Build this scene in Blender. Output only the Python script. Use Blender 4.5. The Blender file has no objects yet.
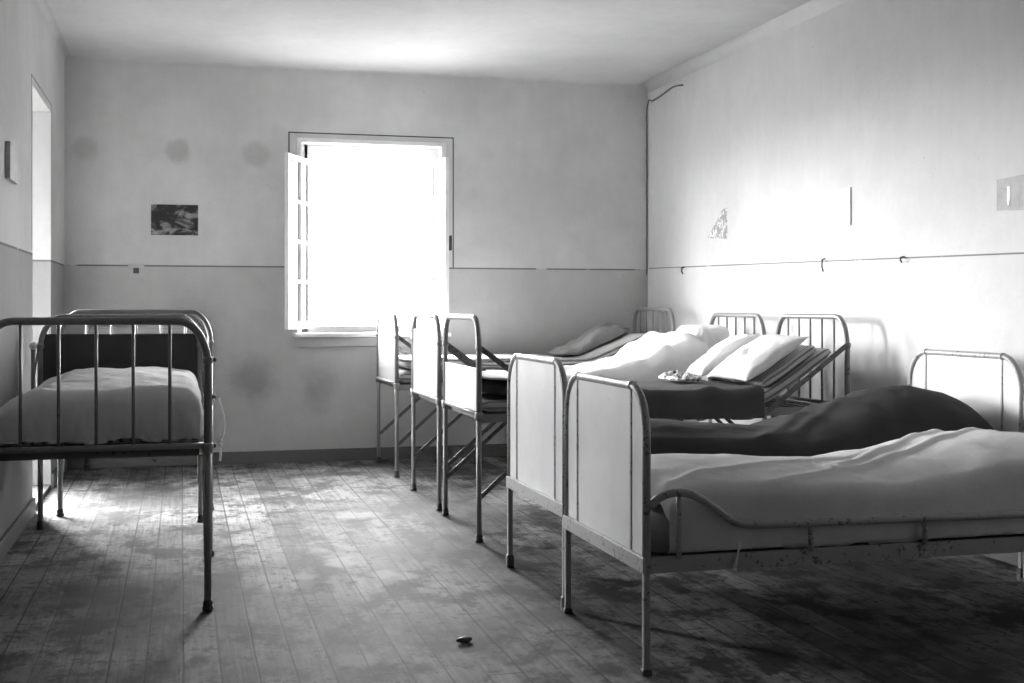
import bpy, bmesh, math, random
from mathutils import Vector, Matrix, Euler, noise
random.seed(7)
sc = bpy.context.scene
COL = sc.collection
PI = math.pi

# ------------------------------------------------------------------ materials
def newmat(name):
    m = bpy.data.materials.new(name); m.use_nodes = True
    nt = m.node_tree; nt.nodes.clear()
    out = nt.nodes.new('ShaderNodeOutputMaterial')
    b = nt.nodes.new('ShaderNodeBsdfPrincipled')
    nt.links.new(b.outputs[0], out.inputs[0])
    return m, nt, b
class G:
    """tiny node-graph helper"""
    def __init__(s, nt): s.nt = nt
    def put(s, sock, v):
        if isinstance(v, bpy.types.NodeSocket): s.nt.links.new(v, sock)
        elif v is not None: sock.default_value = v
    def math(s, op, a, b=None, c=None, clamp=False):
        n = s.nt.nodes.new('ShaderNodeMath'); n.operation = op; n.use_clamp = clamp
        s.put(n.inputs[0], a); s.put(n.inputs[1], b); s.put(n.inputs[2], c)
        return n.outputs[0]
    def pos(s, kind='Object'):
        n = s.nt.nodes.new('ShaderNodeTexCoord'); return n.outputs[kind]
    def sep(s, v):
        n = s.nt.nodes.new('ShaderNodeSeparateXYZ'); s.put(n.inputs[0], v); return n.outputs
    def comb(s, x, y, z):
        n = s.nt.nodes.new('ShaderNodeCombineXYZ')
        for i, v in enumerate((x, y, z)): s.put(n.inputs[i], v)
        return n.outputs[0]
    def map(s, v, scale=(1,1,1), loc=(0,0,0)):
        n = s.nt.nodes.new('ShaderNodeMapping'); s.put(n.inputs[0], v)
        n.inputs['Scale'].default_value = scale; n.inputs['Location'].default_value = loc
        return n.outputs[0]
    def noise(s, v, scale, detail=4, rough=.55, dist=0):
        n = s.nt.nodes.new('ShaderNodeTexNoise'); s.put(n.inputs['Vector'], v)
        n.inputs['Scale'].default_value = scale; n.inputs['Detail'].default_value = detail
        n.inputs['Roughness'].default_value = rough; n.inputs['Distortion'].default_value = dist
        return n.outputs[0]
    def white(s, w):
        n = s.nt.nodes.new('ShaderNodeTexWhiteNoise'); n.noise_dimensions = '1D'
        s.put(n.inputs['W'], w); return n.outputs[0]
    def ramp(s, f, a, b):            # smoothstep a..b -> 0..1
        n = s.nt.nodes.new('ShaderNodeMapRange'); n.interpolation_type = 'SMOOTHSTEP'
        s.put(n.inputs[0], f); n.inputs[1].default_value = a; n.inputs[2].default_value = b
        return n.outputs[0]
    def lerp(s, f, a, b):
        n = s.nt.nodes.new('ShaderNodeMix'); n.data_type = 'FLOAT'
        s.put(n.inputs[0], f); s.put(n.inputs[2], a); s.put(n.inputs[3], b)
        return n.outputs[0]
    def grey(s, v):
        return s.comb(v, v, v)
    def bump(s, h, strength=.3, dist=.01):
        n = s.nt.nodes.new('ShaderNodeBump'); n.inputs['Strength'].default_value = strength
        n.inputs['Distance'].default_value = dist; s.put(n.inputs['Height'], h)
        return n.outputs[0]

def paint(name, base, dark, amount=.35, scale=30, rough=.4, metallic=0, spec=.5):
    """old enamel paint with chipped darker spots"""
    m, nt, b = newmat(name); g = G(nt); p = g.pos()
    n1 = g.noise(p, scale, 5, .65); n2 = g.noise(p, scale*.22, 3)
    chip = g.ramp(g.math('ADD', n1, g.math('MULTIPLY', n2, .45)), .98-amount*.5, 1.05-amount*.5)
    v = g.lerp(chip, g.math('MULTIPLY', g.lerp(n2, .85, 1.12), base), dark)
    g.put(b.inputs['Base Color'], g.grey(v)); b.inputs['Roughness'].default_value = rough
    b.inputs['Metallic'].default_value = metallic
    b.inputs['Specular IOR Level'].default_value = spec
    g.put(b.inputs['Normal'], g.bump(n1, .12, .004))
    return m
def cloth(name, base, var=.15, scale=9, weave=420, rough=.95, bump=.35, sheen=.0):
    m, nt, b = newmat(name); g = G(nt); p = g.pos()
    n = g.noise(p, scale, 5); w = g.noise(p, weave, 2); f = g.noise(p, 60, 4, .7)
    v = g.math('MULTIPLY', g.lerp(n, 1-var, 1+var), base)
    v = g.math('MULTIPLY', v, g.lerp(f, .9, 1.1))
    g.put(b.inputs['Base Color'], g.grey(v)); b.inputs['Roughness'].default_value = rough
    b.inputs['Specular IOR Level'].default_value = .15
    g.put(b.inputs['Normal'], g.bump(g.math('ADD', w, g.math('MULTIPLY', f, .8)), bump, .004))
    return m
def ticking(name, base, stripe, width=.045, duty=.35):
    m, nt, b = newmat(name); g = G(nt)
    uv = g.sep(g.pos('UV')); p = g.pos()
    fr = g.math('FRACT', g.math('DIVIDE', uv[1], width))
    d = g.math('ABSOLUTE', g.math('SUBTRACT', fr, .5))
    s = g.math('SUBTRACT', 1.0, g.ramp(d, duty*.5-.05, duty*.5+.05))
    n = g.noise(p, 14, 4)
    v = g.math('MULTIPLY', g.lerp(s, base, stripe), g.lerp(n, .85, 1.15))
    g.put(b.inputs['Base Color'], g.grey(v)); b.inputs['Roughness'].default_value = .95
    b.inputs['Specular IOR Level'].default_value = .15
    g.put(b.inputs['Normal'], g.bump(g.noise(p, 300, 2), .3, .003))
    return m

def wall_mat(name, up, low, axis, z0, slope=0.0, y0=0.0, stains_shade=(), line=True, lw=.0062, dirt=.12):
    """distempered plaster: pale upper field, slightly darker lower field, thin painted dado line between.
    axis: which coordinate runs along the wall (0 or 1)"""
    m, nt, b = newmat(name); g = G(nt); p = g.pos(); x = g.sep(p)
    along = x[axis]
    lz = g.math('ADD', z0, g.math('MULTIPLY', g.math('SUBTRACT', along, y0), slope))
    dz = g.math('SUBTRACT', x[2], lz)
    below = g.math('SUBTRACT', 1.0, g.ramp(dz, -.004, .004))
    n1 = g.noise(p, 1.3, 5, .6); n2 = g.noise(p, 11, 5, .65); n3 = g.noise(g.map(p, (6,6,.7)), 3, 4, .6)
    v = g.lerp(below, up, low)
    v = g.math('MULTIPLY', v, g.lerp(g.ramp(n1, .3, .7), 1-dirt, 1+dirt*.4))
    v = g.math('MULTIPLY', v, g.lerp(n2, .93, 1.06))
    v = g.math('MULTIPLY', v, g.lerp(n3, .96, 1.04))
    if line:
        brk = g.ramp(g.noise(p, 5, 3), .3, .42)
        ln = g.math('SUBTRACT', 1.0, g.ramp(g.math('ABSOLUTE', dz), lw*.6, lw*1.25))
        v = g.lerp(g.math('MULTIPLY', g.math('MULTIPLY', ln, brk), .8), v, .09)
    # specks and scuffs of old plaster
    sp = g.ramp(g.noise(p, 38, 2, .5), .74, .78)
    v = g.lerp(g.math('MULTIPLY', sp, .35), v, .22)
    # round or blotchy stains of the wall and painted-in bed shade: (along, z, radius, softness, strength)
    for (a, z, r, soft, st) in stains_shade:
        dx = g.math('SUBTRACT', along, a); dy = g.math('SUBTRACT', x[2], z)
        d = g.math('SQRT', g.math('ADD', g.math('MULTIPLY', dx, dx), g.math('MULTIPLY', dy, dy)))
        d = g.math('ADD', d, g.math('MULTIPLY', g.math('SUBTRACT', n2, .5), r*.5))
        k = g.math('SUBTRACT', 1.0, g.ramp(d, r*(1-soft), r))
        v = g.lerp(g.math('MULTIPLY', k, st), v, .16)
    g.put(b.inputs['Base Color'], g.grey(v)); b.inputs['Roughness'].default_value = .9
    b.inputs['Specular IOR Level'].default_value = .2
    g.put(b.inputs['Normal'], g.bump(g.math('ADD', n2, g.math('MULTIPLY', n1, 2.0)), .25, .01))
    return m

def floor_mat():
    m, nt, b = newmat('floor_boards'); g = G(nt); p = g.pos(); x = g.sep(p)
    W = .1147
    q = g.math('DIVIDE', g.math('ADD', g.math('SUBTRACT', x[0], .007), g.math('MULTIPLY', g.noise(g.map(p, (.4, .4, 1)), 1.0, 2), .006)), W)
    idx = g.math('FLOOR', q); fr = g.math('FRACT', q)
    rnd = g.white(idx); rnd2 = g.white(g.math('ADD', idx, 37.3))
    edge = g.math('MINIMUM', fr, g.math('SUBTRACT', 1.0, fr))
    gap = g.math('SUBTRACT', 1.0, g.ramp(edge, .016, .050))
    gap = g.math('MULTIPLY', gap, g.lerp(g.white(g.math('ADD', g.math('ROUND', q), 11.7)), .40, 1.0))
    gap = g.math('MULTIPLY', gap, g.lerp(g.ramp(g.noise(g.map(p, (1.2, 1.2, 1)), 2.0, 4, .7), .30, .5), .6, 1.0))
    jt = g.math('FRACT', g.math('DIVIDE', g.math('ADD', x[1], g.math('MULTIPLY', rnd2, 9.0)), 5.3))
    joint = g.math('SUBTRACT', 1.0, g.ramp(jt, .0008, .002))
    grain = g.noise(g.comb(g.math('MULTIPLY', x[0], 55), g.math('ADD', g.math('MULTIPLY', x[1], 2.2), g.math('MULTIPLY', rnd, 40)), 0), 1.0, 6, .7, .6)
    big = g.noise(p, 1.1, 5, .62); mid = g.noise(g.map(p, (1.5, 1.0, 1)), 2.6, 6, .72); fine = g.noise(g.map(p, (1, .8, 1)), 17, 5, .7)
    v = g.lerp(rnd, .17, .30)
    v = g.math('MULTIPLY', v, g.lerp(g.ramp(grain, .28, .72), .68, 1.3))
    v = g.math('MULTIPLY', v, g.lerp(g.ramp(big, .36, .62), .45, 1.25))
    v = g.lerp(g.math('MULTIPLY', g.ramp(mid, .46, .60), .9), v, .04)        # ingrained dirt
    v = g.lerp(g.math('MULTIPLY', g.ramp(fine, .54, .62), .75), v, .04)        # scuffs across the boards
    # pale irregular patches in the board colour
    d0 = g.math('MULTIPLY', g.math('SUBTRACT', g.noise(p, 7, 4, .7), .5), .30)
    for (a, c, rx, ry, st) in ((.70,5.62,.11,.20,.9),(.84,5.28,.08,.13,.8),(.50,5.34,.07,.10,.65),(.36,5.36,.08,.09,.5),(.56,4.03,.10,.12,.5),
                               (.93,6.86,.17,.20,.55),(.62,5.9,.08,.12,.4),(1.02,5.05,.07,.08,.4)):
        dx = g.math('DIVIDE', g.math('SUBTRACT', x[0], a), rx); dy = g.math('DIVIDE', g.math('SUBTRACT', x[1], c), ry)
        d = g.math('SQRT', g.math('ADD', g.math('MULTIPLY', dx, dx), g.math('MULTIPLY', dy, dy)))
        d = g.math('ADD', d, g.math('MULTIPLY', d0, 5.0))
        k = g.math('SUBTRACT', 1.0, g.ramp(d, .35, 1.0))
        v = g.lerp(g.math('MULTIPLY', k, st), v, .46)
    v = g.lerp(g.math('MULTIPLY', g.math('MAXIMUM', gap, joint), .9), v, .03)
    g.put(b.inputs['Base Color'], g.grey(v))
    g.put(b.inputs['Roughness'], g.lerp(big, .66, .82))
    b.inputs['Specular IOR Level'].default_value = .30
    h = g.math('SUBTRACT', g.math('MULTIPLY', grain, .4), g.math('MULTIPLY', g.math('MAXIMUM', gap, joint), .25))
    g.put(b.inputs['Normal'], g.bump(h, .35, .006))
    return m

def print_mat(name, dark, light, scale, seedv, thr=(.42, .62), stretch=(1,1,1)):
    m, nt, b = newmat(name); g = G(nt); p = g.map(g.pos(), stretch, (seedv, seedv*.7, 0))
    n = g.noise(p, scale, 6, .65, .8)
    v = g.lerp(g.ramp(n, *thr), dark, light)
    g.put(b.inputs['Base Color'], g.grey(v)); b.inputs['Roughness'].default_value = .6
    return m

def glass_mat():
    m = bpy.data.materials.new('window_glass'); m.use_nodes = True
    nt = m.node_tree; nt.nodes.clear(); g = G(nt)
    out = nt.nodes.new('ShaderNodeOutputMaterial'); mix = nt.nodes.new('ShaderNodeMixShader')
    t = nt.nodes.new('ShaderNodeBsdfTransparent'); gl = nt.nodes.new('ShaderNodeBsdfGlossy'); df = nt.nodes.new('ShaderNodeBsdfDiffuse')
    mx2 = nt.nodes.new('ShaderNodeMixShader')
    t.inputs[0].default_value = (.85,.85,.85,1); gl.inputs[1].default_value = .03
    df.inputs[0].default_value = (.7,.7,.7,1)
    fr = nt.nodes.new('ShaderNodeFresnel'); fr.inputs[0].default_value = 1.5
    nt.links.new(fr.outputs[0], mix.inputs[0]); nt.links.new(t.outputs[0], mix.inputs[1]); nt.links.new(gl.outputs[0], mix.inputs[2])
    n = g.noise(g.pos(), 6, 4, .6)
    tl = nt.nodes.new('ShaderNodeBsdfTranslucent'); tl.inputs[0].default_value = (.85,.85,.85,1); ad = nt.nodes.new('ShaderNodeMixShader'); ad.inputs[0].default_value = .6
    nt.links.new(df.outputs[0], ad.inputs[1]); nt.links.new(tl.outputs[0], ad.inputs[2])
    nt.links.new(g.lerp(n, .03, .07), mx2.inputs[0]); nt.links.new(mix.outputs[0], mx2.inputs[1]); nt.links.new(ad.outputs[0], mx2.inputs[2])
    nt.links.new(mx2.outputs[0], out.inputs[0])
    return m

M = {}
M['iron']   = paint('worn_bed_paint', .24, .08, .22, 40, .34)
M['enamel'] = paint('white_enamel', .88, .40, .08, 26, .42)
M['chipped']= paint('chipped_white_enamel', .44, .16, .36, 60, .40)
M['panel']  = paint('foot_board_paint', .44, .22, .16, 14, .55)
M['shaded_panel'] = paint('shaded_foot_board', .045, .02, .2, 14, .6)  # foot board colour darkened to stand for its backlit, shaded side
M['black']  = paint('dark_iron', .05, .02, .3, 40, .5)
M['strap']  = paint('strap_iron', .13, .05, .4, 40, .45)
M['spring'] = paint('spring_wire', .10, .03, .3, 40, .5)
M['white_wood'] = paint('white_window_paint', .78, .45, .08, 18, .45)
M['dark_wood'] = paint('dark_door_paint', .12, .05, .1, 18, .6)
M['china']  = paint('white_china', .85, .7, .05, 20, .2)
M['wool']   = cloth('grey_wool', .80, .12, 6)
M['darkwool'] = cloth('dark_wool', .050, .2, 6)
M['midwool'] = cloth('dark_grey_wool', .095, .25, 7)
M['coverlet'] = cloth('pale_coverlet', .80, .14, 6)
M['padcloth'] = cloth('plain_mattress_cover', .42, .1, 6)
M['linen']  = cloth('white_linen', .84, .05, 5, bump=.2)
M['sheet']  = cloth('white_sheet', .78, .08, 5, bump=.2)
M['greycloth'] = cloth('grey_cloth', .24, .3, 8)
M['tick']   = ticking('mattress_ticking', .55, .22, .034)
M['tick2']  = ticking('old_mattress_ticking', .34, .13, .040)
M['glass']  = glass_mat()
M['lace']   = print_mat('lace_cloth', .06, .85, 60, 3.1, (.44, .52))

# ------------------------------------------------------------------ mesh helpers
def link(name, bm, mat, parent=None, loc=None, smooth=True, kind=None):
    """turn a bmesh into ONE object; loc = world origin (mesh is shifted so it stays put)"""
    me = bpy.data.meshes.new(name)
    if loc is not None: bmesh.ops.translate(bm, verts=bm.verts, vec=-Vector(loc))
    bmesh.ops.recalc_face_normals(bm, faces=bm.faces)
    bm.to_mesh(me); bm.free()
    if mat: me.materials.append(mat)
    if smooth:
        for f in me.polygons: f.use_smooth = True
    o = bpy.data.objects.new(name, me); COL.objects.link(o)
    if parent is not None: o.parent = parent
    if loc is not None: o.location = loc
    if kind: o['kind'] = kind
    return o
def tag(o, label=None, cat=None, group=None, kind=None):
    if label: o['label'] = label
    if cat: o['category'] = cat
    if group: o['group'] = group
    if kind: o['kind'] = kind
    return o
def empty(name, loc=(0,0,0), rz=0):
    o = bpy.data.objects.new(name, None); COL.objects.link(o)
    o.location = loc; o.rotation_euler = (0,0,rz); o.empty_display_size = .1
    return o
def box(bm, x0,x1,y0,y1,z0,z1, bev=0):
    r = bmesh.ops.create_cube(bm, size=1.0, matrix=Matrix.Translation(((x0+x1)/2,(y0+y1)/2,(z0+z1)/2)) @ Matrix.Diagonal((x1-x0,y1-y0,z1-z0,1)))
    if bev:
        es = list({e for v in r['verts'] for e in v.link_edges})
        bmesh.ops.bevel(bm, geom=es, offset=bev, segments=2, affect='EDGES', profile=.5)
def tube(bm, pts, r, seg=10, caps=True, radii=None):
    """swept round tube along a polyline (parallel transport)"""
    pts = [Vector(p) for p in pts]; n = len(pts)
    tang = []
    for i in range(n):
        a = pts[max(i-1,0)]; b = pts[min(i+1,n-1)]
        tang.append((b-a).normalized())
    t0 = tang[0]; ref = Vector((0,0,1)) if abs(t0.z) < .9 else Vector((1,0,0))
    u = t0.cross(ref).normalized(); rings = []
    for i in range(n):
        t = tang[i]; u = (u - t*u.dot(t)).normalized(); v = t.cross(u)
        rr = radii[i] if radii else r
        rings.append([bm.verts.new(pts[i] + (u*math.cos(2*PI*k/seg) + v*math.sin(2*PI*k/seg))*rr) for k in range(seg)])
    for i in range(n-1):
        for k in range(seg):
            bm.faces.new((rings[i][k], rings[i][(k+1)%seg], rings[i+1][(k+1)%seg], rings[i+1][k]))
    if caps:
        bm.faces.new(rings[0][::-1]); bm.faces.new(rings[-1])
def bar(bm, a, b, w, t, wdir):
    """flat bar from a to b, width w along wdir-ish, thickness t"""
    a, b = Vector(a), Vector(b); d = (b-a).normalized(); tdir = Vector(wdir).normalized()
    tdir = (tdir - d*tdir.dot(d)).normalized(); wd = d.cross(tdir)
    vs = []
    for p in (a, b):
        for (i, j) in ((-1,-1),(1,-1),(1,1),(-1,1)):
            vs.append(bm.verts.new(p + wd*(w/2*i) + tdir*(t/2*j)))
    for f in ((0,1,2,3),(4,5,6,7),(0,1,5,4),(1,2,6,5),(2,3,7,6),(3,0,4,7)):
        bm.faces.new([vs[k] for k in f])
def lathe(bm, prof, c, seg=14):
    rings = []
    for (r, z) in prof:
        rings.append([bm.verts.new((c[0]+r*math.cos(2*PI*k/seg), c[1]+r*math.sin(2*PI*k/seg), c[2]+z)) for k in range(seg)])
    for i in range(len(rings)-1):
        for k in range(seg):
            bm.faces.new((rings[i][k], rings[i][(k+1)%seg], rings[i+1][(k+1)%seg], rings[i+1][k]))
    bm.faces.new(rings[0][::-1]); bm.faces.new(rings[-1])
def ball(bm, c, r, seg=12):
    bmesh.ops.create_uvsphere(bm, u_segments=seg, v_segments=seg*2//3, radius=r, matrix=Matrix.Translation(c))
def hoop_pts(x, hw, ztop, zlow, a, b, n=9, lean=0):
    """arch outline in the yz plane: up one side, elliptical corner, across, down"""
    L = []
    for k in range(n+1):
        th = PI/2*k/n
        L.append((x, -hw + a*(1-math.cos(th)), ztop - b + b*math.sin(th)))
    R = [(p[0], -p[1], p[2]) for p in L[::-1]]
    return [(x, -hw, zlow)] + L + R + [(x, hw, zlow)]
def interp(tab, x):
    if x <= tab[0][0]: return tab[0][1]
    for (a, va), (b, vb) in zip(tab, tab[1:]):
        if x <= b:
            t = (x-a)/(b-a); t = t*t*(3-2*t); return va + (vb-va)*t
    return tab[-1][1]
def N(x, y, z=0): return noise.noise(Vector((x, y, z)))
def fbm(x, y, z=0): return N(x,y,z) + .5*N(2*x+3,2*y,z) + .25*N(4*x,4*y+5,z)

def drape(name, X, Y, top, drops, mat, r=.05, nx=90, ny=48, fold=.010, foldf=7, hem=None, thick=.008, seed=0, wr=.006, wrf=5, parent=None, bulge=.0):
    """cloth spread over a rectangle X=(x0,x1), Y=(y0,y1) (world): height top(x,y); it hangs over the four edges by drops=(x0,x1,y0,y1)"""
    x0, x1 = X; y0, y1 = Y
    def side(s, r):
        L = r*PI/2
        if s <= -r: return s, 0.0
        if s < -r + L:
            th = (s+r)/r; return -r + r*math.sin(th), r*(1-math.cos(th))
        return 0.0, r + (s + r - L)
    def axis(t, lo, hi, dlo, dhi):
        mid = (lo+hi)/2
        s = lo - dlo + t*((hi+dhi)-(lo-dlo))
        if s < mid:
            if dlo <= 0: return max(s, lo), 0, -1
            p, d = side(lo - s, r); return lo - p, d, -1
        if dhi <= 0: return min(s, hi), 0, 1
        p, d = side(s - hi, r); return hi + p, d, 1
    bm = bmesh.new(); grid = []
    for i in range(nx+1):
        row = []
        x, dx, sx = axis(i/nx, x0, x1, drops[0], drops[1])
        for j in range(ny+1):
            y, dy, sy = axis(j/ny, y0, y1, drops[2], drops[3])
            d = max(dx, dy)
            z0 = top(x, y)
            z = z0 - d
            z += wr*fbm(x*wrf+seed, y*wrf, seed) * (1 if d < r else .3)
            px, py = x, y
            k = min(d/.12, 1.0)
            f = fold*(.6+fbm(foldf*x+seed, foldf*.35*z, 3+seed))*k + bulge*math.sin(PI*min(d/max(.05, z0-.62+.3),1))
            g_ = fold*(.6+fbm(foldf*y+seed, foldf*.35*z, 9+seed))*k
            if dy >= dx and dy > 0: py += sy*f
            elif dx > 0: px += sx*g_
            if hem is not None: z = max(z, hem(px, py) + .0006*(ny-abs(2*j-ny)+nx-abs(2*i-nx))*.02)
            row.append(bm.verts.new((px, py, z)))
        grid.append(row)
    for i in range(nx):
        for j in range(ny):
            bm.faces.new((grid[i][j], grid[i+1][j], grid[i+1][j+1], grid[i][j+1]))
    bmesh.ops.dissolve_degenerate(bm, dist=1e-5, edges=bm.edges)
    zmin = min(v.co.z for v in bm.verts)
    o = link(name, bm, mat, parent, loc=((x0+x1)/2, (y0+y1)/2, zmin))
    m = o.modifiers.new('thickness', 'SOLIDIFY'); m.thickness = thick; m.offset = -1
    return o

def mattress(name, path, w, t, mat, y0, yc=None, loc=None, parent=None, n=8, puff=.0, seed=0, piping=False):
    """stuffed ticking mattress swept along a path of (x, zbottom) points in world X/Z, width w about y0; UV.y = girth, for the stripes"""
    pts = []
    P = [Vector((x, 0, z)) for x, z in path]
    # resample
    dist = [0]
    for a, b in zip(P, P[1:]): dist.append(dist[-1] + (b-a).length)
    K = max(24, int(dist[-1]/.035))
    def at(s):
        for i in range(len(P)-1):
            if s <= dist[i+1] + 1e-9:
                k = (s-dist[i])/(dist[i+1]-dist[i]); return P[i].lerp(P[i+1], k)
        return P[-1]
    ctr = [at(dist[-1]*k/K) for k in range(K+1)]
    for _ in range(3):
        ctr = [ctr[0]] + [(ctr[i-1]+ctr[i]*2+ctr[i+1])/4 for i in range(1, K)] + [ctr[-1]]
    rr = min(.05, t*.45)
    sec = []           # rounded rectangle section (y, h)
    for (cy, ch, a0) in ((w/2-rr, rr, -PI/2), (w/2-rr, t-rr, 0), (-w/2+rr, t-rr, PI/2), (-w/2+rr, rr, PI)):
        for k in range(5):
            a = a0 + PI/2*k/4; sec.append((cy+rr*math.cos(a), ch+rr*math.sin(a)))
    # refine long flats
    fine = []
    for a, b in zip(sec, sec[1:]+sec[:1]):
        L = math.hypot(b[0]-a[0], b[1]-a[1]); m_ = max(1, int(L/.06))
        for k in range(m_): fine.append((a[0]+(b[0]-a[0])*k/m_, a[1]+(b[1]-a[1])*k/m_))
    girth = [0]
    for a, b in zip(fine, fine[1:]+fine[:1]): girth.append(girth[-1]+math.hypot(b[0]-a[0], b[1]-a[1]))
    bm = bmesh.new(); uvl = bm.loops.layers.uv.new('UVMap'); rings = []
    ends = [(.0, .55), (.012, .80), (.03, .95)]
    sl = [(0, e[1], e[0]) for e in ends] 
    seq = []
    for k in range(K+1):
        s = dist[-1]*k/K
        e = min(s, dist[-1]-s)
        sc_ = 1.0 if e > .06 else math.sqrt(max(0, 1-((.06-e)/.06)**2))*.45 + .55
        seq.append((k, sc_))
    for k, sc_ in seq:
        c = ctr[k]; tan = (ctr[min(k+1,K)]-ctr[max(k-1,0)]).normalized(); up = Vector((-tan.z, 0, tan.x))
        ring = []
        for (y, h) in fine:
            hh = t*.5 + (h - t*.5)*sc_
            yy = y*(1-.06*(1-sc_))
            q = c + up*hh + Vector((0, y0+yy, 0))
            d = .006*fbm(q.x*6+seed, q.y*6, q.z*6)
            lump = puff*math.sin(k*.9+seed)*(h/t)
            q += up*(d+lump) if h > t*.3 else Vector((0,0,0))
            ring.append(bm.verts.new(q))
        rings.append(ring)
    F = len(fine)
    for k in range(K):
        for i in range(F):
            f = bm.faces.new((rings[k][i], rings[k+1][i], rings[k+1][(i+1)%F], rings[k][(i+1)%F]))
            for l, (uu, vv) in zip(f.loops, ((k,i),(k+1,i),(k+1,i+1),(k,i+1))):
                l[uvl].uv = (dist[-1]*uu/K, girth[vv])
    for ring in (rings[0][::-1], rings[-1]):
        f = bm.faces.new(ring)
        for l in f.loops: l[uvl].uv = (0, l.vert.co.z)
    L = loc or (path[0][0], y0, path[0][1])
    o = link(name, bm, mat, parent, loc=L)
    if piping:
        for (sy, h) in ((-1, .006), (-1, t-.004), (1, t-.004)):
            pts = []
            for k in range(2, K-1):
                tan = (ctr[k+1]-ctr[k-1]).normalized(); up = Vector((-tan.z, 0, tan.x))
                pts.append(ctr[k] + up*h + Vector((0, y0 + sy*(w/2-.006), 0)) - Vector(L))
            b2 = bmesh.new(); tube(b2, pts, .0085, 8); link('piping', b2, M['greycloth'], o)
    return o

def pillow(name, w, d, t, mat, loc, rot, seed=0, parent=None, sag=0, n=30, wr=.012):
    bm = bmesh.new(); top = []; bot = []
    for i in range(n+1):
        rt, rb = [], []
        for j in range(n+1):
            u = -1+2*i/n; v = -1+2*j/n
            e = max(0, (1-abs(u)**2.6)*(1-abs(v)**2.6))**.5
            pin = 1 - .10*(1-abs(v)**3)*abs(u)**4 ; pin2 = 1 - .10*(1-abs(u)**3)*abs(v)**4
            x = u*w/2*pin; y = v*d/2*pin2
            q = wr*fbm(u*2.2+seed, v*2.2, seed)*(.25+e)
            edge = (i in (0,n)) or (j in (0,n))
            zt = t/2*e + q; zb = -t/2*e*.8 + q*.5
            z0 = sag*(abs(u)**2)
            if edge:
                vv = bm.verts.new((x, y, q*.5+z0)); rt.append(vv); rb.append(vv)
            else:
                rt.append(bm.verts.new((x, y, zt+z0))); rb.append(bm.verts.new((x, y, zb+z0)))
        top.append(rt); bot.append(rb)
    for i in range(n):
        for j in range(n):
            bm.faces.new((top[i][j], top[i+1][j], top[i+1][j+1], top[i][j+1]))
            bm.faces.new((bot[i][j+1], bot[i+1][j+1], bot[i+1][j], bot[i][j]))
    o = link(name, bm, mat, parent); o.location = loc; o.rotation_euler = rot
    return o

def lump(name, X, Y, top, base, mat, seed=0, nx=60, ny=48, wr=.012, wrf=6, edge=.06):
    """soft heap with a closed underside: top(x,y) above base(x,y), rounded at its rim; outline is a soft rounded rectangle"""
    x0,x1 = X; y0,y1 = Y; bm = bmesh.new(); T=[]; B=[]
    for i in range(nx+1):
        t_, b_ = [], []
        for j in range(ny+1):
            u=-1+2*i/nx; v=-1+2*j/ny
            # square -> rounded outline
            k = max(abs(u),abs(v)); l = math.hypot(u,v) or 1
            sq = (abs(u)**5+abs(v)**5)**(.2) or 1
            f = k/sq if sq else 1
            ru, rv = u*f, v*f
            out = 1+.06*fbm(ru*2+seed, rv*2, seed)
            x=(x0+x1)/2+ru*out*(x1-x0)/2; y=(y0+y1)/2+rv*out*(y1-y0)/2
            e = max(0,1-k**6)**.5
            zb = base(x,y); zt = top(x,y)+wr*fbm(x*wrf+seed,y*wrf,seed)
            z = zb + .012 + max(.0, zt-zb-.012)*e
            rim = i in (0,nx) or j in (0,ny)
            vt = bm.verts.new((x,y,z)); t_.append(vt)
            b_.append(vt if rim else bm.verts.new((x,y,zb+.003)))
        T.append(t_); B.append(b_)
    for i in range(nx):
        for j in range(ny):
            bm.faces.new((T[i][j],T[i+1][j],T[i+1][j+1],T[i][j+1]))
            bm.faces.new((B[i][j+1],B[i+1][j+1],B[i+1][j],B[i][j]))
    return link(name, bm, mat, None, loc=((x0+x1)/2,(y0+y1)/2,min(v.co.z for v in bm.verts)))

# ------------------------------------------------------------------ the room
XL, XR, YB, YF, ZC = -.80, 3.587, 9.30, -1.60, 2.92
TH = .28
LWX = (.845, 1.925, .955, 2.378)          # back window: x0, x1, z0, z1
LWY = (7.36, 8.35, 0.0, 2.378)            # doorway in the left wall: y0, y1, z0, z1
M['wall_back']  = wall_mat('plaster_back', .62, .50, 0, 1.443, stains_shade=((-.028,2.275,.115,.5,.34),(.524,2.27,.13,.55,.26),(-.66,2.27,.115,.6,.24),(.50,.62,.24,.8,.55),(.05,1.02,.3,.8,.22),(1.0,.60,.2,.8,.35),(.95,.45,.16,.8,.25)))  # broad faint blotch behind the left beds paints in their shadow
M['wall_right'] = wall_mat('plaster_right', .70, .70, 1, 1.454, .01513, 9.3, lw=.004, dirt=.06)
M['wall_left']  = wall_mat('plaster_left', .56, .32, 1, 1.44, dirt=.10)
M['wall_front'] = wall_mat('plaster_front', .10, .08, 0, 1.44)
M['ceil'] = wall_mat('ceiling_plaster', .64, .64, 0, -5, line=False, dirt=.08)
M['skirting'] = paint('skirting_paint', .12, .05, .15, 14, .6)

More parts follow.
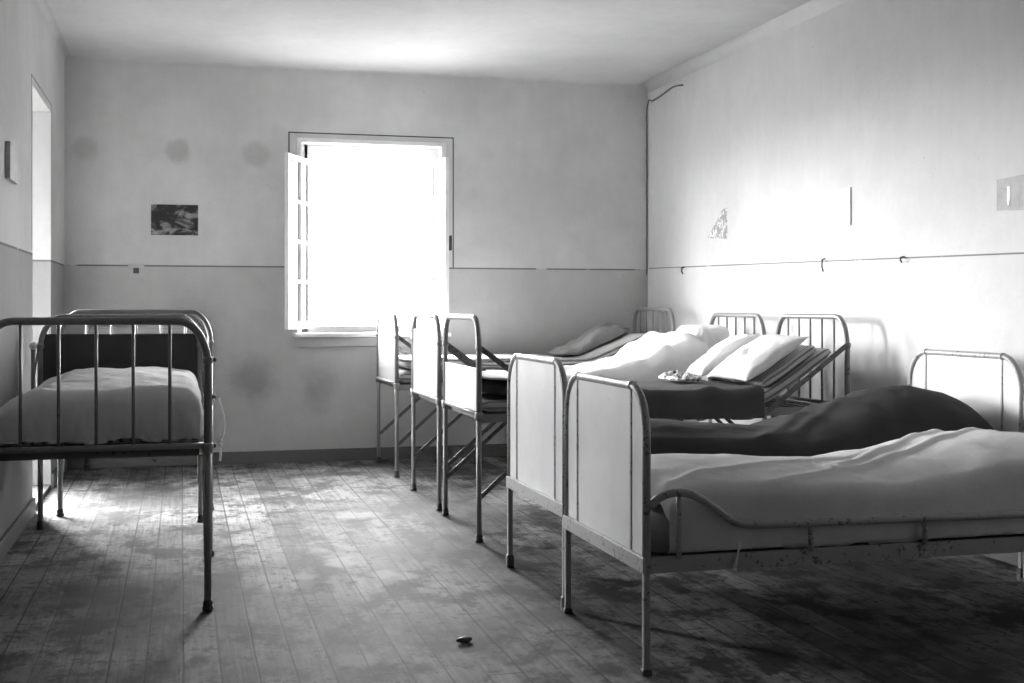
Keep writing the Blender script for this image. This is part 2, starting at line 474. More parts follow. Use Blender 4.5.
def wall_with_hole(name, axis, c, thick, a0, a1, z1, hole, mat):
    """box-section wall; axis 'x': wall lies at y=c and runs along x; 'y': lies at x=c and runs along y. thick is signed, outward"""
    bm = bmesh.new()
    def B(p0,p1,q0,q1):
        lo, hi = sorted((c, c+thick))
        if axis == 'x': box(bm, p0,p1, lo,hi, q0,q1)
        else: box(bm, lo,hi, p0,p1, q0,q1)
    prev = a0
    for (h0,h1,g0,g1) in hole:
        B(prev,h0,0,z1); B(h0,h1,g1,z1); prev = h1
        if g0 > 0: B(h0,h1,0,g0)
    B(prev,a1,0,z1)
    bmesh.ops.remove_doubles(bm, verts=bm.verts, dist=1e-5)
    return link(name, bm, mat, smooth=False, kind='structure')
wall_with_hole('wall_back', 'x', YB, TH, XL-TH, XR+TH, ZC+.02, [LWX], M['wall_back'])
wall_with_hole('wall_left', 'y', XL, -TH, YF-TH, YB, ZC+.02, [LWY], M['wall_left'])
# right wall with a coved head
def coved(name, x, sgn, r, mat, outer):
    bm = bmesh.new(); prof = [(x, 0), (x, ZC-r)]
    for k in range(1, 11):
        th = PI/2*k/10; prof.append((x - sgn*r*(1-math.cos(th)), ZC - r + r*math.sin(th)))
    prof.append((outer, ZC)); prof.append((outer, 0))
    n = len(prof); A = [bm.verts.new((p[0], YF, p[1])) for p in prof]; B_ = [bm.verts.new((p[0], YB, p[1])) for p in prof]
    for i in range(n):
        bm.faces.new((A[i], A[(i+1)%n], B_[(i+1)%n], B_[i]))
    bm.faces.new(A); bm.faces.new(B_[::-1])
    o = link(name, bm, mat, smooth=False, kind='structure')
    for f in o.data.polygons:
        if abs(f.normal.x) > .02 and abs(f.normal.z) > .02: f.use_smooth = True
    return o
coved('wall_right', XR, 1, .07, M['wall_right'], XR+TH)
bm = bmesh.new(); box(bm, XL-TH, XR+TH, YF-TH, YF, 0, ZC+.02); link('wall_front', bm, M['wall_front'], smooth=False, kind='structure')
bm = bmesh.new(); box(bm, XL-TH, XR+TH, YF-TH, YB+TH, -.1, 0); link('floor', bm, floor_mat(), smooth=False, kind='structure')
bm = bmesh.new(); box(bm, XL-TH, XR+TH, YF-TH, YB+TH, ZC+.0, ZC+.15); link('ceiling', bm, M['ceil'], smooth=False, kind='structure')
# small cove between left wall / back wall and ceiling
def cove_strip(name, pts_a, pts_b, mat):
    bm = bmesh.new(); A = [bm.verts.new(p) for p in pts_a]; B_ = [bm.verts.new(p) for p in pts_b]
    for i in range(len(A)): bm.faces.new((A[i], A[(i+1)%len(A)], B_[(i+1)%len(A)], B_[i]))
    bm.faces.new(A); bm.faces.new(B_[::-1])
    return link(name, bm, mat, smooth=False, kind='structure')
def cove_prof(r, n=8):
    L = [(0, 0)] + [(r*(1-math.cos(PI/2*k/n)), -r + r*math.sin(PI/2*k/n)) for k in range(n+1)]
    return L
pr = cove_prof(.045)
cove_strip('trim_1', [(XL+p[0], YF, ZC+p[1]) for p in pr], [(XL+p[0], YB, ZC+p[1]) for p in pr], M['wall_left'])
pr = cove_prof(.02)
cove_strip('trim_2', [(XL, YB-p[0], ZC+p[1]) for p in pr], [(XR, YB-p[0], ZC+p[1]) for p in pr], M['wall_back'])
# skirting boards
def skirting(name, x0,x1,y0,y1):
    bm = bmesh.new(); box(bm, x0,x1,y0,y1, 0, .092, .005); link(name, bm, M['skirting'], smooth=False, kind='structure')
skirting('baseboard_back', XL+.02, XR-.02, YB-.018, YB)
skirting('baseboard_left', XL, XL+.018, YF+.02, LWY[0]-.004)
skirting('baseboard_left_rear', XL, XL+.018, LWY[1]+.004, YB-.02)
skirting('baseboard_right', XR-.018, XR, YF+.02, YB-.02)

# windows ------------------------------------------------------------
def sash_mesh(w, h, rows, parent, name='sash', t=.03, st=.042, handle=None):
    """casement sash in local coords: hinge edge at x=0, closed edge at x=w, y=thickness, z from 0; panes a child"""
    bm = bmesh.new()
    box(bm, 0, st, -t/2, t/2, 0, h, .003); box(bm, w-st, w, -t/2, t/2, 0, h, .003)
    box(bm, st, w-st, -t/2, t/2, 0, st*1.3, .003); box(bm, st, w-st, -t/2, t/2, h-st, h, .003)
    for k in range(1, rows):
        z = st*1.3 + (h-st*2.3)*k/rows
        box(bm, st, w-st, -t/2*.8, t/2*.8, z-.012, z+.012, .002)
    s = link(name, bm, M['white_wood'], parent, smooth=False)
    bm = bmesh.new(); box(bm, st*.8, w-st*.8, -.0015, .0015, st, h-st*.8)
    link('pane', bm, M['glass'], s, smooth=False)
    if handle is not None:
        bm = bmesh.new()
        for sgn in (handle,):
            tube(bm, [(w-.02, 0, h*.5), (w-.02, sgn*.025, h*.5)], .010, 8)
            tube(bm, [(w-.02, sgn*.03, h*.5-.055), (w-.02, sgn*.03, h*.5+.055)], .012, 8)
        hd = link('handle', bm, M['black'], s); hd['label'] = 'dark window handle'
    return s
def window(name, w, h, depth, loc, rz, open_l, open_r, sillp=True, outline=True):
    """local: x along the wall (0..w), y outward through the wall, z up from the sill"""
    W = empty(name, loc, rz); W['kind'] = 'structure'
    fy = depth - .07
    bm = bmesh.new(); f = .05
    box(bm, 0,f+.03, fy,fy+.06, 0,h, .004); box(bm, w-f,w, fy,fy+.06, 0,h, .004)
    box(bm, f,w-f, fy,fy+.06, h-.11,h, .004); box(bm, f,w-f, fy,fy+.06, 0,f, .004)
    link('frame', bm, M['white_wood'], W, smooth=False)
    # narrow white bead round the reveal on the room side
    bm = bmesh.new(); e = .022
    box(bm, -e,.012, -.012,.03, 0,h+e, .004); box(bm, w-.012,w+e, -.012,.03, 0,h+e, .004); box(bm, .012,w-.012, -.012,.03, h-.012,h+e, .004)
    link('casing', bm, M['white_wood'], W, smooth=False)
    if sillp:
        bm = bmesh.new(); box(bm, -.05, w+.05, -.07, fy, -.032, 0.0, .006); link('sill', bm, M['white_wood'], W, smooth=False)
        bm = bmesh.new(); box(bm, -.03, w+.03, -.022, -.001, -.105, -.034, .004); a_ = link('apron', bm, M['wall_back'], W, smooth=False)
    if outline:
        bm = bmesh.new(); o_ = .075; lw = .009
        box(bm, -o_-lw,-o_, -.0015,-.0002, .49, h+.055+lw); box(bm, w+o_,w+o_+lw, -.0015,-.0002, .49, h+.055+lw); box(bm, -o_,w+o_, -.0015,-.0002, h+.055, h+.055+lw)
        link('painted_outline', bm, M['black'], W, smooth=False)
    sw = (w-.12)/2 - .002; sh = h-.15
    s1 = sash_mesh(sw, sh, 4, W, handle=None)
    s1.location = (.085, fy-.02, .03); s1.rotation_euler = (0,0,-open_l)
    s2 = sash_mesh(sw, sh, 4, W, handle=1 if open_r else None)
    s2.location = (w-.045, fy-.02, .03); s2.rotation_euler = (0,0, PI + open_r)
    return W
window('window_1', LWX[1]-LWX[0], LWX[3]-LWX[2], TH, (LWX[0], YB, LWX[2]), 0, math.radians(115), math.radians(92))
# open doorway to the outside in the left wall
D = empty('door_1', (XL, LWY[0], 0), PI/2); D['kind'] = 'structure'
dw, dh = LWY[1]-LWY[0], LWY[3]
bm = bmesh.new()
box(bm, 0,.045, TH-.07,TH-.01, .0,dh, .004); box(bm, dw-.045,dw, TH-.07,TH-.01, .0,dh, .004); box(bm, .045,dw-.045, TH-.07,TH-.01, dh-.06,dh, .004)
link('frame', bm, M['white_wood'], D, smooth=False)
bm = bmesh.new(); box(bm, .0,dw, .0,TH, .0,.025, .005); link('threshold', bm, M['skirting'], D, smooth=False)
bm = bmesh.new(); lw = .009; o_ = .055
box(bm, -o_-lw,-o_, -.0015,-.0002, 1.46, dh+.045+lw); box(bm, dw+o_,dw+o_+lw, -.0015,-.0002, 1.46, dh+.045+lw); box(bm, -o_,dw+o_, -.0015,-.0002, dh+.045, dh+.045+lw)
link('painted_outline', bm, M['strap'], D, smooth=False)
bm = bmesh.new(); box(bm, .0,.04, .0,dw-.1, .03,dh-.07, .004)
for (z0_, z1_) in ((.15,.95),(1.15,2.15)): box(bm, .04,.05, .12,dw-.22, z0_,z1_, .004)
lf = link('leaf', bm, M['dark_wood'], D, smooth=False); lf.location = (.0, TH-.005, 0)
bm = bmesh.new(); tube(bm, [(.05,dw-.16,1.05),(.10,dw-.16,1.05),(.10,dw-.27,1.05)], .009, 8); link('handle', bm, M['black'], lf)

# unseen dark blockers added outside the doorway to keep light off its jamb
bm = bmesh.new(); box(bm, XL-TH-7.0, XL-TH-.002, LWY[0]-.25, LWY[0]-.06, -.1, 3.4)
M['block_dark'] = paint('light_block_dark', .02, .012, .1, 6, .8); M['block_ground'] = cloth('light_block_ground_dark', .05, .3, 3)
link('light_block_wing', bm, M['block_dark'], smooth=False, kind='structure')
bm = bmesh.new(); box(bm, XL-TH-2.2, XL-TH-.002, LWY[0]-.05, LWY[1]+.5, 2.50, 2.60); link('light_block_roof', bm, M['block_dark'], smooth=False, kind='structure')
bm = bmesh.new(); box(bm, XL-TH-9.0, XL-TH-.002, LWY[0]-2, YB+6, -.3, -.12); link('light_block_ground', bm, M['block_ground'], smooth=False, kind='structure')
# ------------------------------------------------------------------ beds
BW = .40; BL = 2.0
def iron_bed(label, loc, rz, panel, hzoff=0.0, pmat='panel'):
    """old tubular iron bed, local x: foot (0) -> head (2.0), y: +-0.4"""
    R = empty('iron_bed', loc, rz)
    tag(R, label, 'bed', 'old tubular iron beds with hoop ends')
    ZT, ZF = 1.095, .615
    for x, nm in ((0,'foot_hoop'), (BL,'head_hoop')):
        bm = bmesh.new(); tube(bm, hoop_pts(x, BW, ZT+(hzoff if x else 0), ZF-.02, .11, .17), .0145, 12)
        for s in (-1,1): lathe(bm, ((.017,-.02),(.022,-.012),(.022,.012),(.017,.02)), (x, s*BW, ZF))
        for s in (-1,1): lathe(bm, ((.015,-.014),(.0195,-.008),(.0195,.008),(.015,.014)), (x, s*BW, .945))
        link(nm, bm, M['iron'], R)
        for s in (-1,1):
            bm = bmesh.new(); tube(bm, [(x, s*BW, .025), (x, s*BW, ZF-.02)], .0135, 12)
            lg = link('leg', bm, M['iron'], R)
            bm = bmesh.new(); lathe(bm, ((.014,0),(.021,.005),(.0215,.014),(.016,.022),(.019,.028),(.016,.038),(.014,.044)), (x, s*BW, 0))
            link('foot_knob', bm, M['black'], lg)
        bm = bmesh.new(); tube(bm, [(x, -BW, ZF+.01), (x, BW, ZF+.01)], .0115, 10)
        link('cross_bar', bm, M['iron'], R)
    for k in range(5):
        y = (k-2)*.131
        bm = bmesh.new(); tube(bm, [(BL, y, ZF+.015), (BL, y, ZT+hzoff-.008)], .0062, 8)
        link('rod', bm, M['iron'], R)
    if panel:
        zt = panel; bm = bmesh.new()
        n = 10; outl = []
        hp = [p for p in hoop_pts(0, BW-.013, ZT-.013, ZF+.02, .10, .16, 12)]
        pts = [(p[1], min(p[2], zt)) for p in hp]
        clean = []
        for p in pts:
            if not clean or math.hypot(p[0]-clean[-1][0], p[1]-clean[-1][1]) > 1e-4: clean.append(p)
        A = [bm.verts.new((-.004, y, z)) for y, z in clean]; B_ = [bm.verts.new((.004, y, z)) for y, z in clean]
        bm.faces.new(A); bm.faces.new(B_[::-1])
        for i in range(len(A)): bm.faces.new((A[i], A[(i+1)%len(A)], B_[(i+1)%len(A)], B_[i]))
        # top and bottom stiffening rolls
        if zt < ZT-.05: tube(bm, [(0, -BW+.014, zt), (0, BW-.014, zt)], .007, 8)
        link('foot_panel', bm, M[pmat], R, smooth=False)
    for s in (-1,1):
        bm = bmesh.new()
        box(bm, .012, BL-.012, s*BW-.003, s*BW+.003, ZF-.032, ZF+.008); box(bm, .012, BL-.012, min(s*BW, s*BW-s*.03), max(s*BW, s*BW-s*.03), ZF-.032, ZF-.027)
        link('side_rail', bm, M['iron'], R, smooth=False)
        for (x, d) in ((0,1), (BL,-1)):
            bm = bmesh.new(); bar(bm, (x+d*.008, s*(BW+.008), .945), (x+d*.46, s*(BW+.008), ZF-.005), .026, .006, (0,1,0))
            link('brace', bm, M['strap'], R, smooth=False)
            bm = bmesh.new(); bar(bm, (x+d*.008, s*(BW-.012), .215), (x+d*.43, s*(BW-.012), ZF-.03), .022, .006, (0,1,0))
            link('brace', bm, M['strap'], R, smooth=False)
    bm = bmesh.new()
    box(bm, .03, .06, -BW+.03, BW-.03, ZF-.03, ZF); box(bm, BL-.06, BL-.03, -BW+.03, BW-.03, ZF-.03, ZF)
    for k in range(16):
        y = -BW+.05 + k*(2*BW-.10)/15; box(bm, .06, BL-.06, y-.009, y+.009, ZF-.012, ZF-.004)
    for k in range(24):
        x = .10+k*(BL-.2)/23; box(bm, x-.006, x+.006, -BW+.032, BW-.032, ZF-.004, ZF+.002)
    link('spring_base', bm, M['spring'], R, smooth=False)
    return R

def panel_bed(label, loc, top, hw, guard):
    """lower bed with sheet-metal ends; local x: foot 0 -> head 2.0"""
    R = empty('panel_bed', loc, 0)
    tag(R, label, 'bed', 'lower white beds with sheet metal ends')
    ZF = .345 + (top-.895)*.9
    for x, nm in ((0,'foot_hoop'), (BL,'head_hoop')):
        bm = bmesh.new(); tube(bm, hoop_pts(x, hw, top, ZF-.03, .13, .15, 12), .0135, 12)
        link(nm, bm, M['chipped'], R)
        hp = hoop_pts(x, hw-.011, top-.011, ZF+.0, .122, .142, 12)
        bm = bmesh.new(); A = [bm.verts.new((x-.003, p[1], p[2])) for p in hp]; B_ = [bm.verts.new((x+.003, p[1], p[2])) for p in hp]
        bm.faces.new(A); bm.faces.new(B_[::-1])
        for i in range(len(A)): bm.faces.new((A[i], A[(i+1)%len(A)], B_[(i+1)%len(A)], B_[i]))
        pn = link('foot_panel' if x == 0 else 'head_panel', bm, M['enamel'], R, smooth=False)
        d = -1 
        for s in (-1,1):
            y = s*(hw-.128); bm = bmesh.new()
            box(bm, x-.0065, x-.0032, y-.005, y+.005, ZF, top-.012)
            link('seam_strip', bm, M['chipped'], pn, smooth=False)
            bm = bmesh.new(); tube(bm, [(x, y-.009, top), (x, y+.009, top)], .0155, 12)
            link('collar', bm, M['chipped'], R)
        bm = bmesh.new(); box(bm, x-.016, x+.012, -hw-.012, hw+.012, ZF-.028, ZF+.022, .003)
        link('cross_bar', bm, M['chipped'], R, smooth=False)
        for s in (-1,1):
            bm = bmesh.new(); box(bm, x-.012, x+.010, s*hw-.011, s*hw+.011, .0, ZF-.028, .003)
            lg = link('leg', bm, M['chipped'], R, smooth=False)
            bm = bmesh.new(); box(bm, x-.017, x+.015, s*hw-.0145, s*hw+.0145, 0, .055 if not guard else .02, .004)
            link('foot_sleeve', bm, M['strap'], lg, smooth=False)
    for s in (-1,1):
        bm = bmesh.new()
        box(bm, .012, BL-.016, s*hw-.003, s*hw+.003, ZF-.030, ZF+.022); box(bm, .012, BL-.016, min(s*hw, s*(hw-.035)), max(s*hw, s*(hw-.035)), ZF-.030, ZF-.025)
        link('side_rail', bm, M['chipped'], R, smooth=False)
    bm = bmesh.new()
    for k in range(14):
        y = -hw+.06 + k*(2*hw-.12)/13; box(bm, .014, BL-.018, y-.012, y+.012, ZF-.022, ZF-.012)
    for k in range(22):
        x = .08+k*(BL-.16)/21; box(bm, x-.006, x+.006, -hw+.038, hw-.038, ZF-.012, ZF-.006)
    link('spring_base', bm, M['spring'], R, smooth=False)
    if guard:
        y = -hw-.006
        prof = [(.012,.527),(.035,.548),(.07,.562),(.11,.565),(.15,.557),(.19,.536),(.235,.505),(.275,.477),(.31,.461),(.36,.453),(.45,.451),(.7,.450),(1.0,.447),(1.4,.444),(1.8,.444),(1.988,.444)]
        # smooth it
        pts = []
        for i in range(len(prof)-1):
            p0 = prof[max(i-1,0)]; p1 = prof[i]; p2 = prof[i+1]; p3 = prof[min(i+2,len(prof)-1)]
            for k in range(4):
                t = k/4
                f = [0.5*((2*p1[c])+(-p0[c]+p2[c])*t+(2*p0[c]-5*p1[c]+4*p2[c]-p3[c])*t*t+(-p0[c]+3*p1[c]-3*p2[c]+p3[c])*t**3) for c in (0,1)]
                pts.append((f[0], y, f[1]))
        pts.append((prof[-1][0], y, prof[-1][1]))
        bm = bmesh.new(); tube(bm, pts, .0135, 12)
        sg = link('side_guard', bm, M['chipped'], R)
        for x in (.106, .563, .98, 1.42, 1.86):
            bm = bmesh.new(); tube(bm, [(x, y, ZF+.015), (x, y, interp(prof, x)-.008)], .0085, 10)
            link('baluster', bm, M['chipped'], sg)
    return R

XF = 1.40
bedE = iron_bed('hoop ended iron bed in the far right corner against the back wall', (XF, 8.70, 0), 0, 1.09, .035)
bedD = iron_bed('iron bed heaped with white bedding, second from the back wall', (XF, 7.27, 0), 0, 1.005)
bedC = iron_bed('iron bed with dark blanket and sloping striped mattress, third from the back wall', (XF, 6.30, 0), 0, .84)
bedL = iron_bed('iron bed near left wall with barred hoop end facing the room and pale coverlet', (-.305, 6.83, 0), -PI/2, 1.0, 0, 'shaded_panel')
bedK = iron_bed('iron bed at back left, hoop showing just above the pale covered bed', (-.243, 9.215, 0), -PI/2, 1.0, .025)
bedA = panel_bed('nearest white metal bed with curved side guard and light grey blanket', (XF, 4.0475, 0), .895, .4075, True)
bedB = panel_bed('white metal panel bed under the dark blanket, behind the nearest bed', (XF, 4.895, 0), .935, .41, False)

# upright side posts clamped to the near left bed (local coords of that bed: x' = 6.83-Y, y' = X+.305)
for (lx, ly, top, kn) in ((.95, .432, .90, 0), (-.055, -.440, .925, 1)):
    bm = bmesh.new(); tube(bm, [(lx, ly, .56 if kn else .02), (lx, ly, top)], .0125 if kn else .0105, 10)
    p = link('side_post', bm, M['iron'], bedL)
    bm = bmesh.new()
    if kn:
        ball(bm, (lx, ly, top+.018), .022); k = link('knob', bm, M['china'], p); k['label'] = 'white china knob'
    else:
        for z in (.905, .735, .51):
            bm = bmesh.new(); ball(bm, (lx, ly, z), .016); ball(bm, (lx, ly+.018, z), .011); link('knob', bm, M['black'], p)
    if not kn: bm = bmesh.new(); lathe(bm, ((.012,0),(.019,.006),(.019,.02),(.011,.034)), (lx, ly, 0)); link('foot_knob', bm, M['black'], p)
    bm = bmesh.new(); box(bm, lx-.012, lx+(.06 if kn else .012), min(ly, ly*.91), max(ly, ly*.91), .59, .61); link('clamp', bm, M['black'], p, smooth=False)

# white cord looped on the side post
bm = bmesh.new()
tube(bm, [(.166,5.87,.728),(.168,5.868,.715),(.176,5.866,.69),(.186,5.865,.65),(.190,5.865,.61),(.186,5.866,.57),(.176,5.867,.54),(.171,5.868,.52),(.170,5.869,.50),(.173,5.869,.47),(.170,5.869,.44)], .0055, 8)
for z in (.535,.515): ball(bm, (.172,5.868,z), .011)
tag(link('cord', bm, M['linen'], loc=(.15,5.87,.44)), 'white cord looped on the post at the side of the pale covered bed', 'cord')

# ------------------------------------------------------------------ bedding
# bed A
Z0 = .352
ya, yb = 4.0475-.375, 4.0475+.375
tag(mattress('mattress', [(XF+.035, Z0), (XF+1.88, Z0)], .66, .125, M['padcloth'], 4.0475, seed=1), 'mattress end peeping from under the light grey blanket of nearest bed', 'mattress')
tA = [(.02,.575),(.12,.608),(.25,.626),(.5,.616),(.69,.604),(.9,.594),(1.12,.614),(1.38,.660),(1.55,.677),(1.68,.668),(1.93,.62)]
def topA(x, y):
    lx = x-XF; v = (y-4.0475)/.38
    z = interp(tA, lx) - .045*v*v
    z += .016*math.exp(-((lx-1.02-.55*v)/.05)**2)*(1 if lx > .75 else 0) + .012*math.exp(-((lx-1.22-.8*v)/.045)**2) + .010*math.exp(-((lx-.85-.9*v)/.05)**2)*(v<.3)
    z += .010*math.exp(-((lx-.07)/.05)**2)*math.sin(v*14)
    return z
tag(drape('blanket', (XF+.085, XF+1.94), (ya-.012, yb+.012), topA, (.05,.14,.25,.2), M['wool'], r=.045, nx=140, ny=70, fold=.005, foldf=5, hem=lambda x,y: .372, seed=2, wr=.006, wrf=5, bulge=.006),
    'light grey woollen blanket over the nearest bed with curved side guard', 'blanket')
# bed B
Z0 = .39
tB = [(.02,.62),(.15,.668),(.5,.677),(.72,.655),(1.05,.63),(1.24,.677),(1.45,.743),(1.6,.79),(1.7,.80),(1.88,.765),(1.95,.70)]
def topB(x, y):
    lx = x-XF; v = (y-4.895)/.38
    h = interp(tB, lx); base = min(h, .64)
    z = base + (h-base)*math.cos(min(1, abs(v)*.80)*PI/2)**.8 - .04*v*v
    z += .012*math.exp(-((lx-1.15-.35*v)/.05)**2) + .010*math.exp(-((lx-1.32-.5*v)/.06)**2)
    return z
tag(drape('blanket', (XF+.04, XF+1.93), (4.895-.387, 4.895+.387), topB, (.14,.12,.24,.2), M['darkwool'], r=.08, nx=120, ny=60, fold=.006, foldf=4, hem=lambda x,y: .42, seed=5, wr=.010, wrf=4),
    'dark blanket humped high at the head of the second white bed', 'blanket')

# iron bed C (third from back wall): flat mattress that rises to the head
ZI = .627
tag(mattress('mattress', [(XF+.03, ZI), (XF+1.50, ZI), (XF+1.56, ZI+.005), (XF+1.955, ZI+.262)], .68, .056, M['tick'], 6.30, seed=4), 'thin striped mattress sloping up at the head beneath the white pillow', 'mattress')
# folded striped pad on the slope
def slope_pt(s, up):     # point on the slope of bed: s metres from hinge, up above mattress bottom
    a = math.atan2(.257, .395)
    return (1.56 + s*math.cos(a) - up*math.sin(a), ZI+.005 + s*math.sin(a) + up*math.cos(a))
a0 = math.atan2(.257, .395)
p0 = slope_pt(.04, .074); p1 = slope_pt(.40, .074)
tag(mattress('folded_pad', [(XF+p0[0], p0[1]), (XF+p1[0], p1[1])], .71, .048, M['tick'], 6.30, seed=8), 'striped pad lying on the sloping mattress beneath the white pillows', 'pad')
tag(drape('blanket', (XF+.475, XF+1.505), (6.30-.430, 6.30+.382), lambda x,y: .733 - .008*((y-6.3)/.38)**2 + .010*math.exp(-((x-XF-.55)/.1)**2) + .014*max(0, math.sin(x*23+y*6)*math.sin(y*9+x*4))*max(0,-(y-6.2)/.2), (.0,.02,.155,.075), M['midwool'], r=.035, nx=90, ny=50, fold=.004, foldf=5, seed=11, wr=.006, wrf=6, hem=lambda x,y:.575),
    'dark grey blanket on the flat part of third iron bed, ending at the striped slope', 'blanket')
tag(lump('folded_blanket', (XF+.07, XF+.34), (6.30-.37, 6.30+.34), lambda x,y: .775, lambda x,y: ZI+.083, M['darkwool'], seed=3, wr=.003), 'dark folded blanket at the foot of third iron bed under a white fold', 'blanket')
tag(lump('folded_sheet', (XF+.065, XF+.345), (6.30-.375, 6.30+.345), lambda x,y: .800, lambda x,y: .783, M['linen'], seed=4, wr=.002), 'white folded sheet lying on the dark folded blanket', 'sheet')
# white pillows on its slope
pc = slope_pt(.155, .190)
tag(pillow('pillow', .44, .46, .11, M['linen'], (XF+pc[0], 6.13, pc[1]), (0, -a0+.02, .06), seed=2), 'white pillow with pointed corner, at the near edge of the striped pad', 'pillow')
pc = slope_pt(.135, .196)
tag(pillow('pillow', .42, .36, .10, M['sheet'], (XF+pc[0], 6.545, pc[1]), (-.06, -a0-.02, -.08), seed=6), 'white pillow lying behind the one with the pointed corner', 'pillow')
# lacy cloth crumpled on the dark blanket
tag(lump('lace_cloth', (XF+1.15, XF+1.33), (6.20, 6.50), lambda x,y: .772+.035*N(x*26,y*26), lambda x,y: .745, M['lace'], seed=9, nx=26, ny=26, wr=.02, wrf=16), 'small crumpled patterned cloth on the dark grey blanket beside pillows', 'cloth')

# iron bed D
tag(mattress('mattress', [(XF+.03, ZI), (XF+1.25, ZI), (XF+1.33, ZI+.005), (XF+1.955, ZI+.25)], .66, .06, M['sheet'], 7.27, seed=14), 'mattress under the heaped white bedding', 'mattress')
tD = [(.3,.75),(.8,.765),(1.10,.795),(1.25,.84),(1.42,.935),(1.55,.985),(1.7,.985),(1.9,.98)]
def topD(x, y):
    v = (y-7.27)/.40; lx = x-XF
    return interp(tD, lx) - .03*v*v + .02*fbm(lx*4, v*2, 4)
tag(drape('quilt', (XF+.30, XF+1.66), (7.27-.375, 7.27+.37), topD, (.0,.05,.16,.10), M['linen'], r=.09, nx=110, ny=60, fold=.010, foldf=5, seed=21, wr=.012, wrf=4, thick=.012, hem=lambda x,y:.662),
    'white quilt heaped up toward the barred head of the second iron bed', 'quilt')
tag(lump('pillow', (XF+1.68, XF+1.94), (7.16, 7.60), lambda x,y: 1.03, lambda x,y: ZI+.072+max(0,x-XF-1.33)*.416+.012, M['linen'], seed=51), 'white pillow against the barred head of the heaped white bed', 'pillow')
tag(lump('rolled_blanket', (XF+.04, XF+.27), (7.27-.36, 7.27+.34), lambda x,y: .815, lambda x,y: ZI+.083, M['darkwool'], seed=13, wr=.012), 'dark bundled blanket at the foot of the heaped white bed', 'blanket')

# iron bed E: mattress with raised head and loose pads
tag(mattress('mattress', [(XF+.03, ZI), (XF+1.36, ZI), (XF+1.44, ZI+.005), (XF+1.955, ZI+.225)], .74, .085, M['tick'], 8.70, seed=24, piping=True), 'striped mattress on the corner bed rising to its head', 'mattress')
a1 = math.atan2(.22, .515)
def slope_e(s, up): return (1.44 + s*math.cos(a1) - up*math.sin(a1), ZI+.005 + s*math.sin(a1) + up*math.cos(a1))
p1 = slope_e(.50, .094)
tag(mattress('quilted_pad', [(XF+.07, ZI+.094), (XF+1.33, ZI+.094), (XF+1.41, ZI+.10), (XF+p1[0], p1[1])], .72, .055, M['tick'], 8.69, seed=26, piping=True), 'quilted striped pad covering the mattress of the corner bed', 'pad')
def topE(x, y):
    lx = x-XF
    base = ZI+.155 + max(0, lx-1.40)*.43
    return base + interp([(1.22,.01),(1.34,.055),(1.46,.085),(1.6,.125),(1.70,.105),(1.83,.02)], lx)
tag(lump('grey_bundle', (XF+1.24, XF+1.83), (8.64, 9.06), topE, lambda x,y: ZI+.165+max(0,x-XF-1.40)*.43, M['greycloth'], seed=31, wr=.022, wrf=7), 'grey bedding bundle heaped by the back wall on the corner bed', 'bedding')
bm = bmesh.new()
o = drape('sheet', (XF+.07, XF+1.18), (8.70-.35, 8.70+.35), lambda x,y: .792, (.0,.0,.0,.0), M['linen'], r=.02, nx=40, ny=24, seed=33, wr=.004); tag(o, 'white sheet lying flat on the corner bed pad', 'sheet')

# near left bed
tag(mattress('mattress', [(-.87, 0), (.87, 0)], .68, .12, M['tick2'], 0, seed=41, loc=(0,0,0)), 'mattress under the pale coverlet beside left wall', 'mattress')
mL = [o for o in COL.objects if o.get('label') == 'mattress under the pale coverlet beside left wall'][0]
mL.rotation_euler = (0,0,PI/2); mL.location = (-.305, 5.82, ZI)
def topL(x, y):
    v = (x+.305)/.38
    z = .835 + .02*fbm(x*2.2, y*1.5, 2) - .02*v*v + .012*math.exp(-((y-4.95)/.08)**2)
    z -= .05*max(0, -v-.55)/.45
    return z
tag(drape('coverlet', (-.305-.375, -.305+.372), (4.885, 6.72), topL, (.10,.17,.205,.1), M['coverlet'], r=.06, nx=110, ny=170, fold=.022, foldf=12, seed=44, wr=.014, wrf=5, hem=lambda x,y: .648+.018*fbm(x*4,1.0)),
    'pale grey coverlet on the bed by left wall, hanging behind its rods', 'coverlet')
# far left bed
tag(drape('blanket', (-.243-.372, -.243+.372), (7.30, 9.10), lambda x,y: .80, (.12,.12,.12,.05), M['darkwool'], r=.05, nx=40, ny=60, seed=45, hem=lambda x,y:.632), 'dark blanket on the iron bed at back left', 'blanket')

# ------------------------------------------------------------------ things on the walls and floor
def sheet_on_wall(name, mat, pts, wall, t=.0018, lift=None):
    """flat paper: pts are (along, z) corners; wall 'back' (y=YB), 'right' (x=XR), 'left' (x=XL)"""
    bm = bmesh.new()
    def P(a, z, d):
        if wall == 'back': return (a, YB-d, z)
        if wall == 'right': return (XR-d, a, z)
        return (XL+d, a, z)
    A = [bm.verts.new(P(a, z, .0012)) for a, z in pts]; B_ = [bm.verts.new(P(a, z, .0012+t+(lift[i] if lift else 0))) for i, (a, z) in enumerate(pts)]
    bm.faces.new(A); bm.faces.new(B_[::-1])
    for i in range(len(A)): bm.faces.new((A[i], A[(i+1)%len(A)], B_[(i+1)%len(A)], B_[i]))
    c = [sum(p[k] for p in pts)/len(pts) for k in (0,1)]
    return link(name, bm, mat, loc=P(c[0], c[1], 0), smooth=False)
M['print'] = print_mat('dark_landscape_print', .012, .34, 7, 4.2, (.47, .68), (1,1,1.8))
M['torn'] = print_mat('torn_print', .30, .85, 22, 1.2, (.45, .6))
M['paper'] = cloth('white_paper', .88, .02, 4, bump=.05)
M['card'] = print_mat('grey_card', .30, .42, 14, 7.7, (.3, .7))
bp = sheet_on_wall('picture', M['print'], [(-.213,1.665),(.115,1.665),(.115,1.885),(-.213,1.885)], 'back', t=.004)
tag(bp, 'small dark landscape picture pinned to back wall left of the window', 'picture')
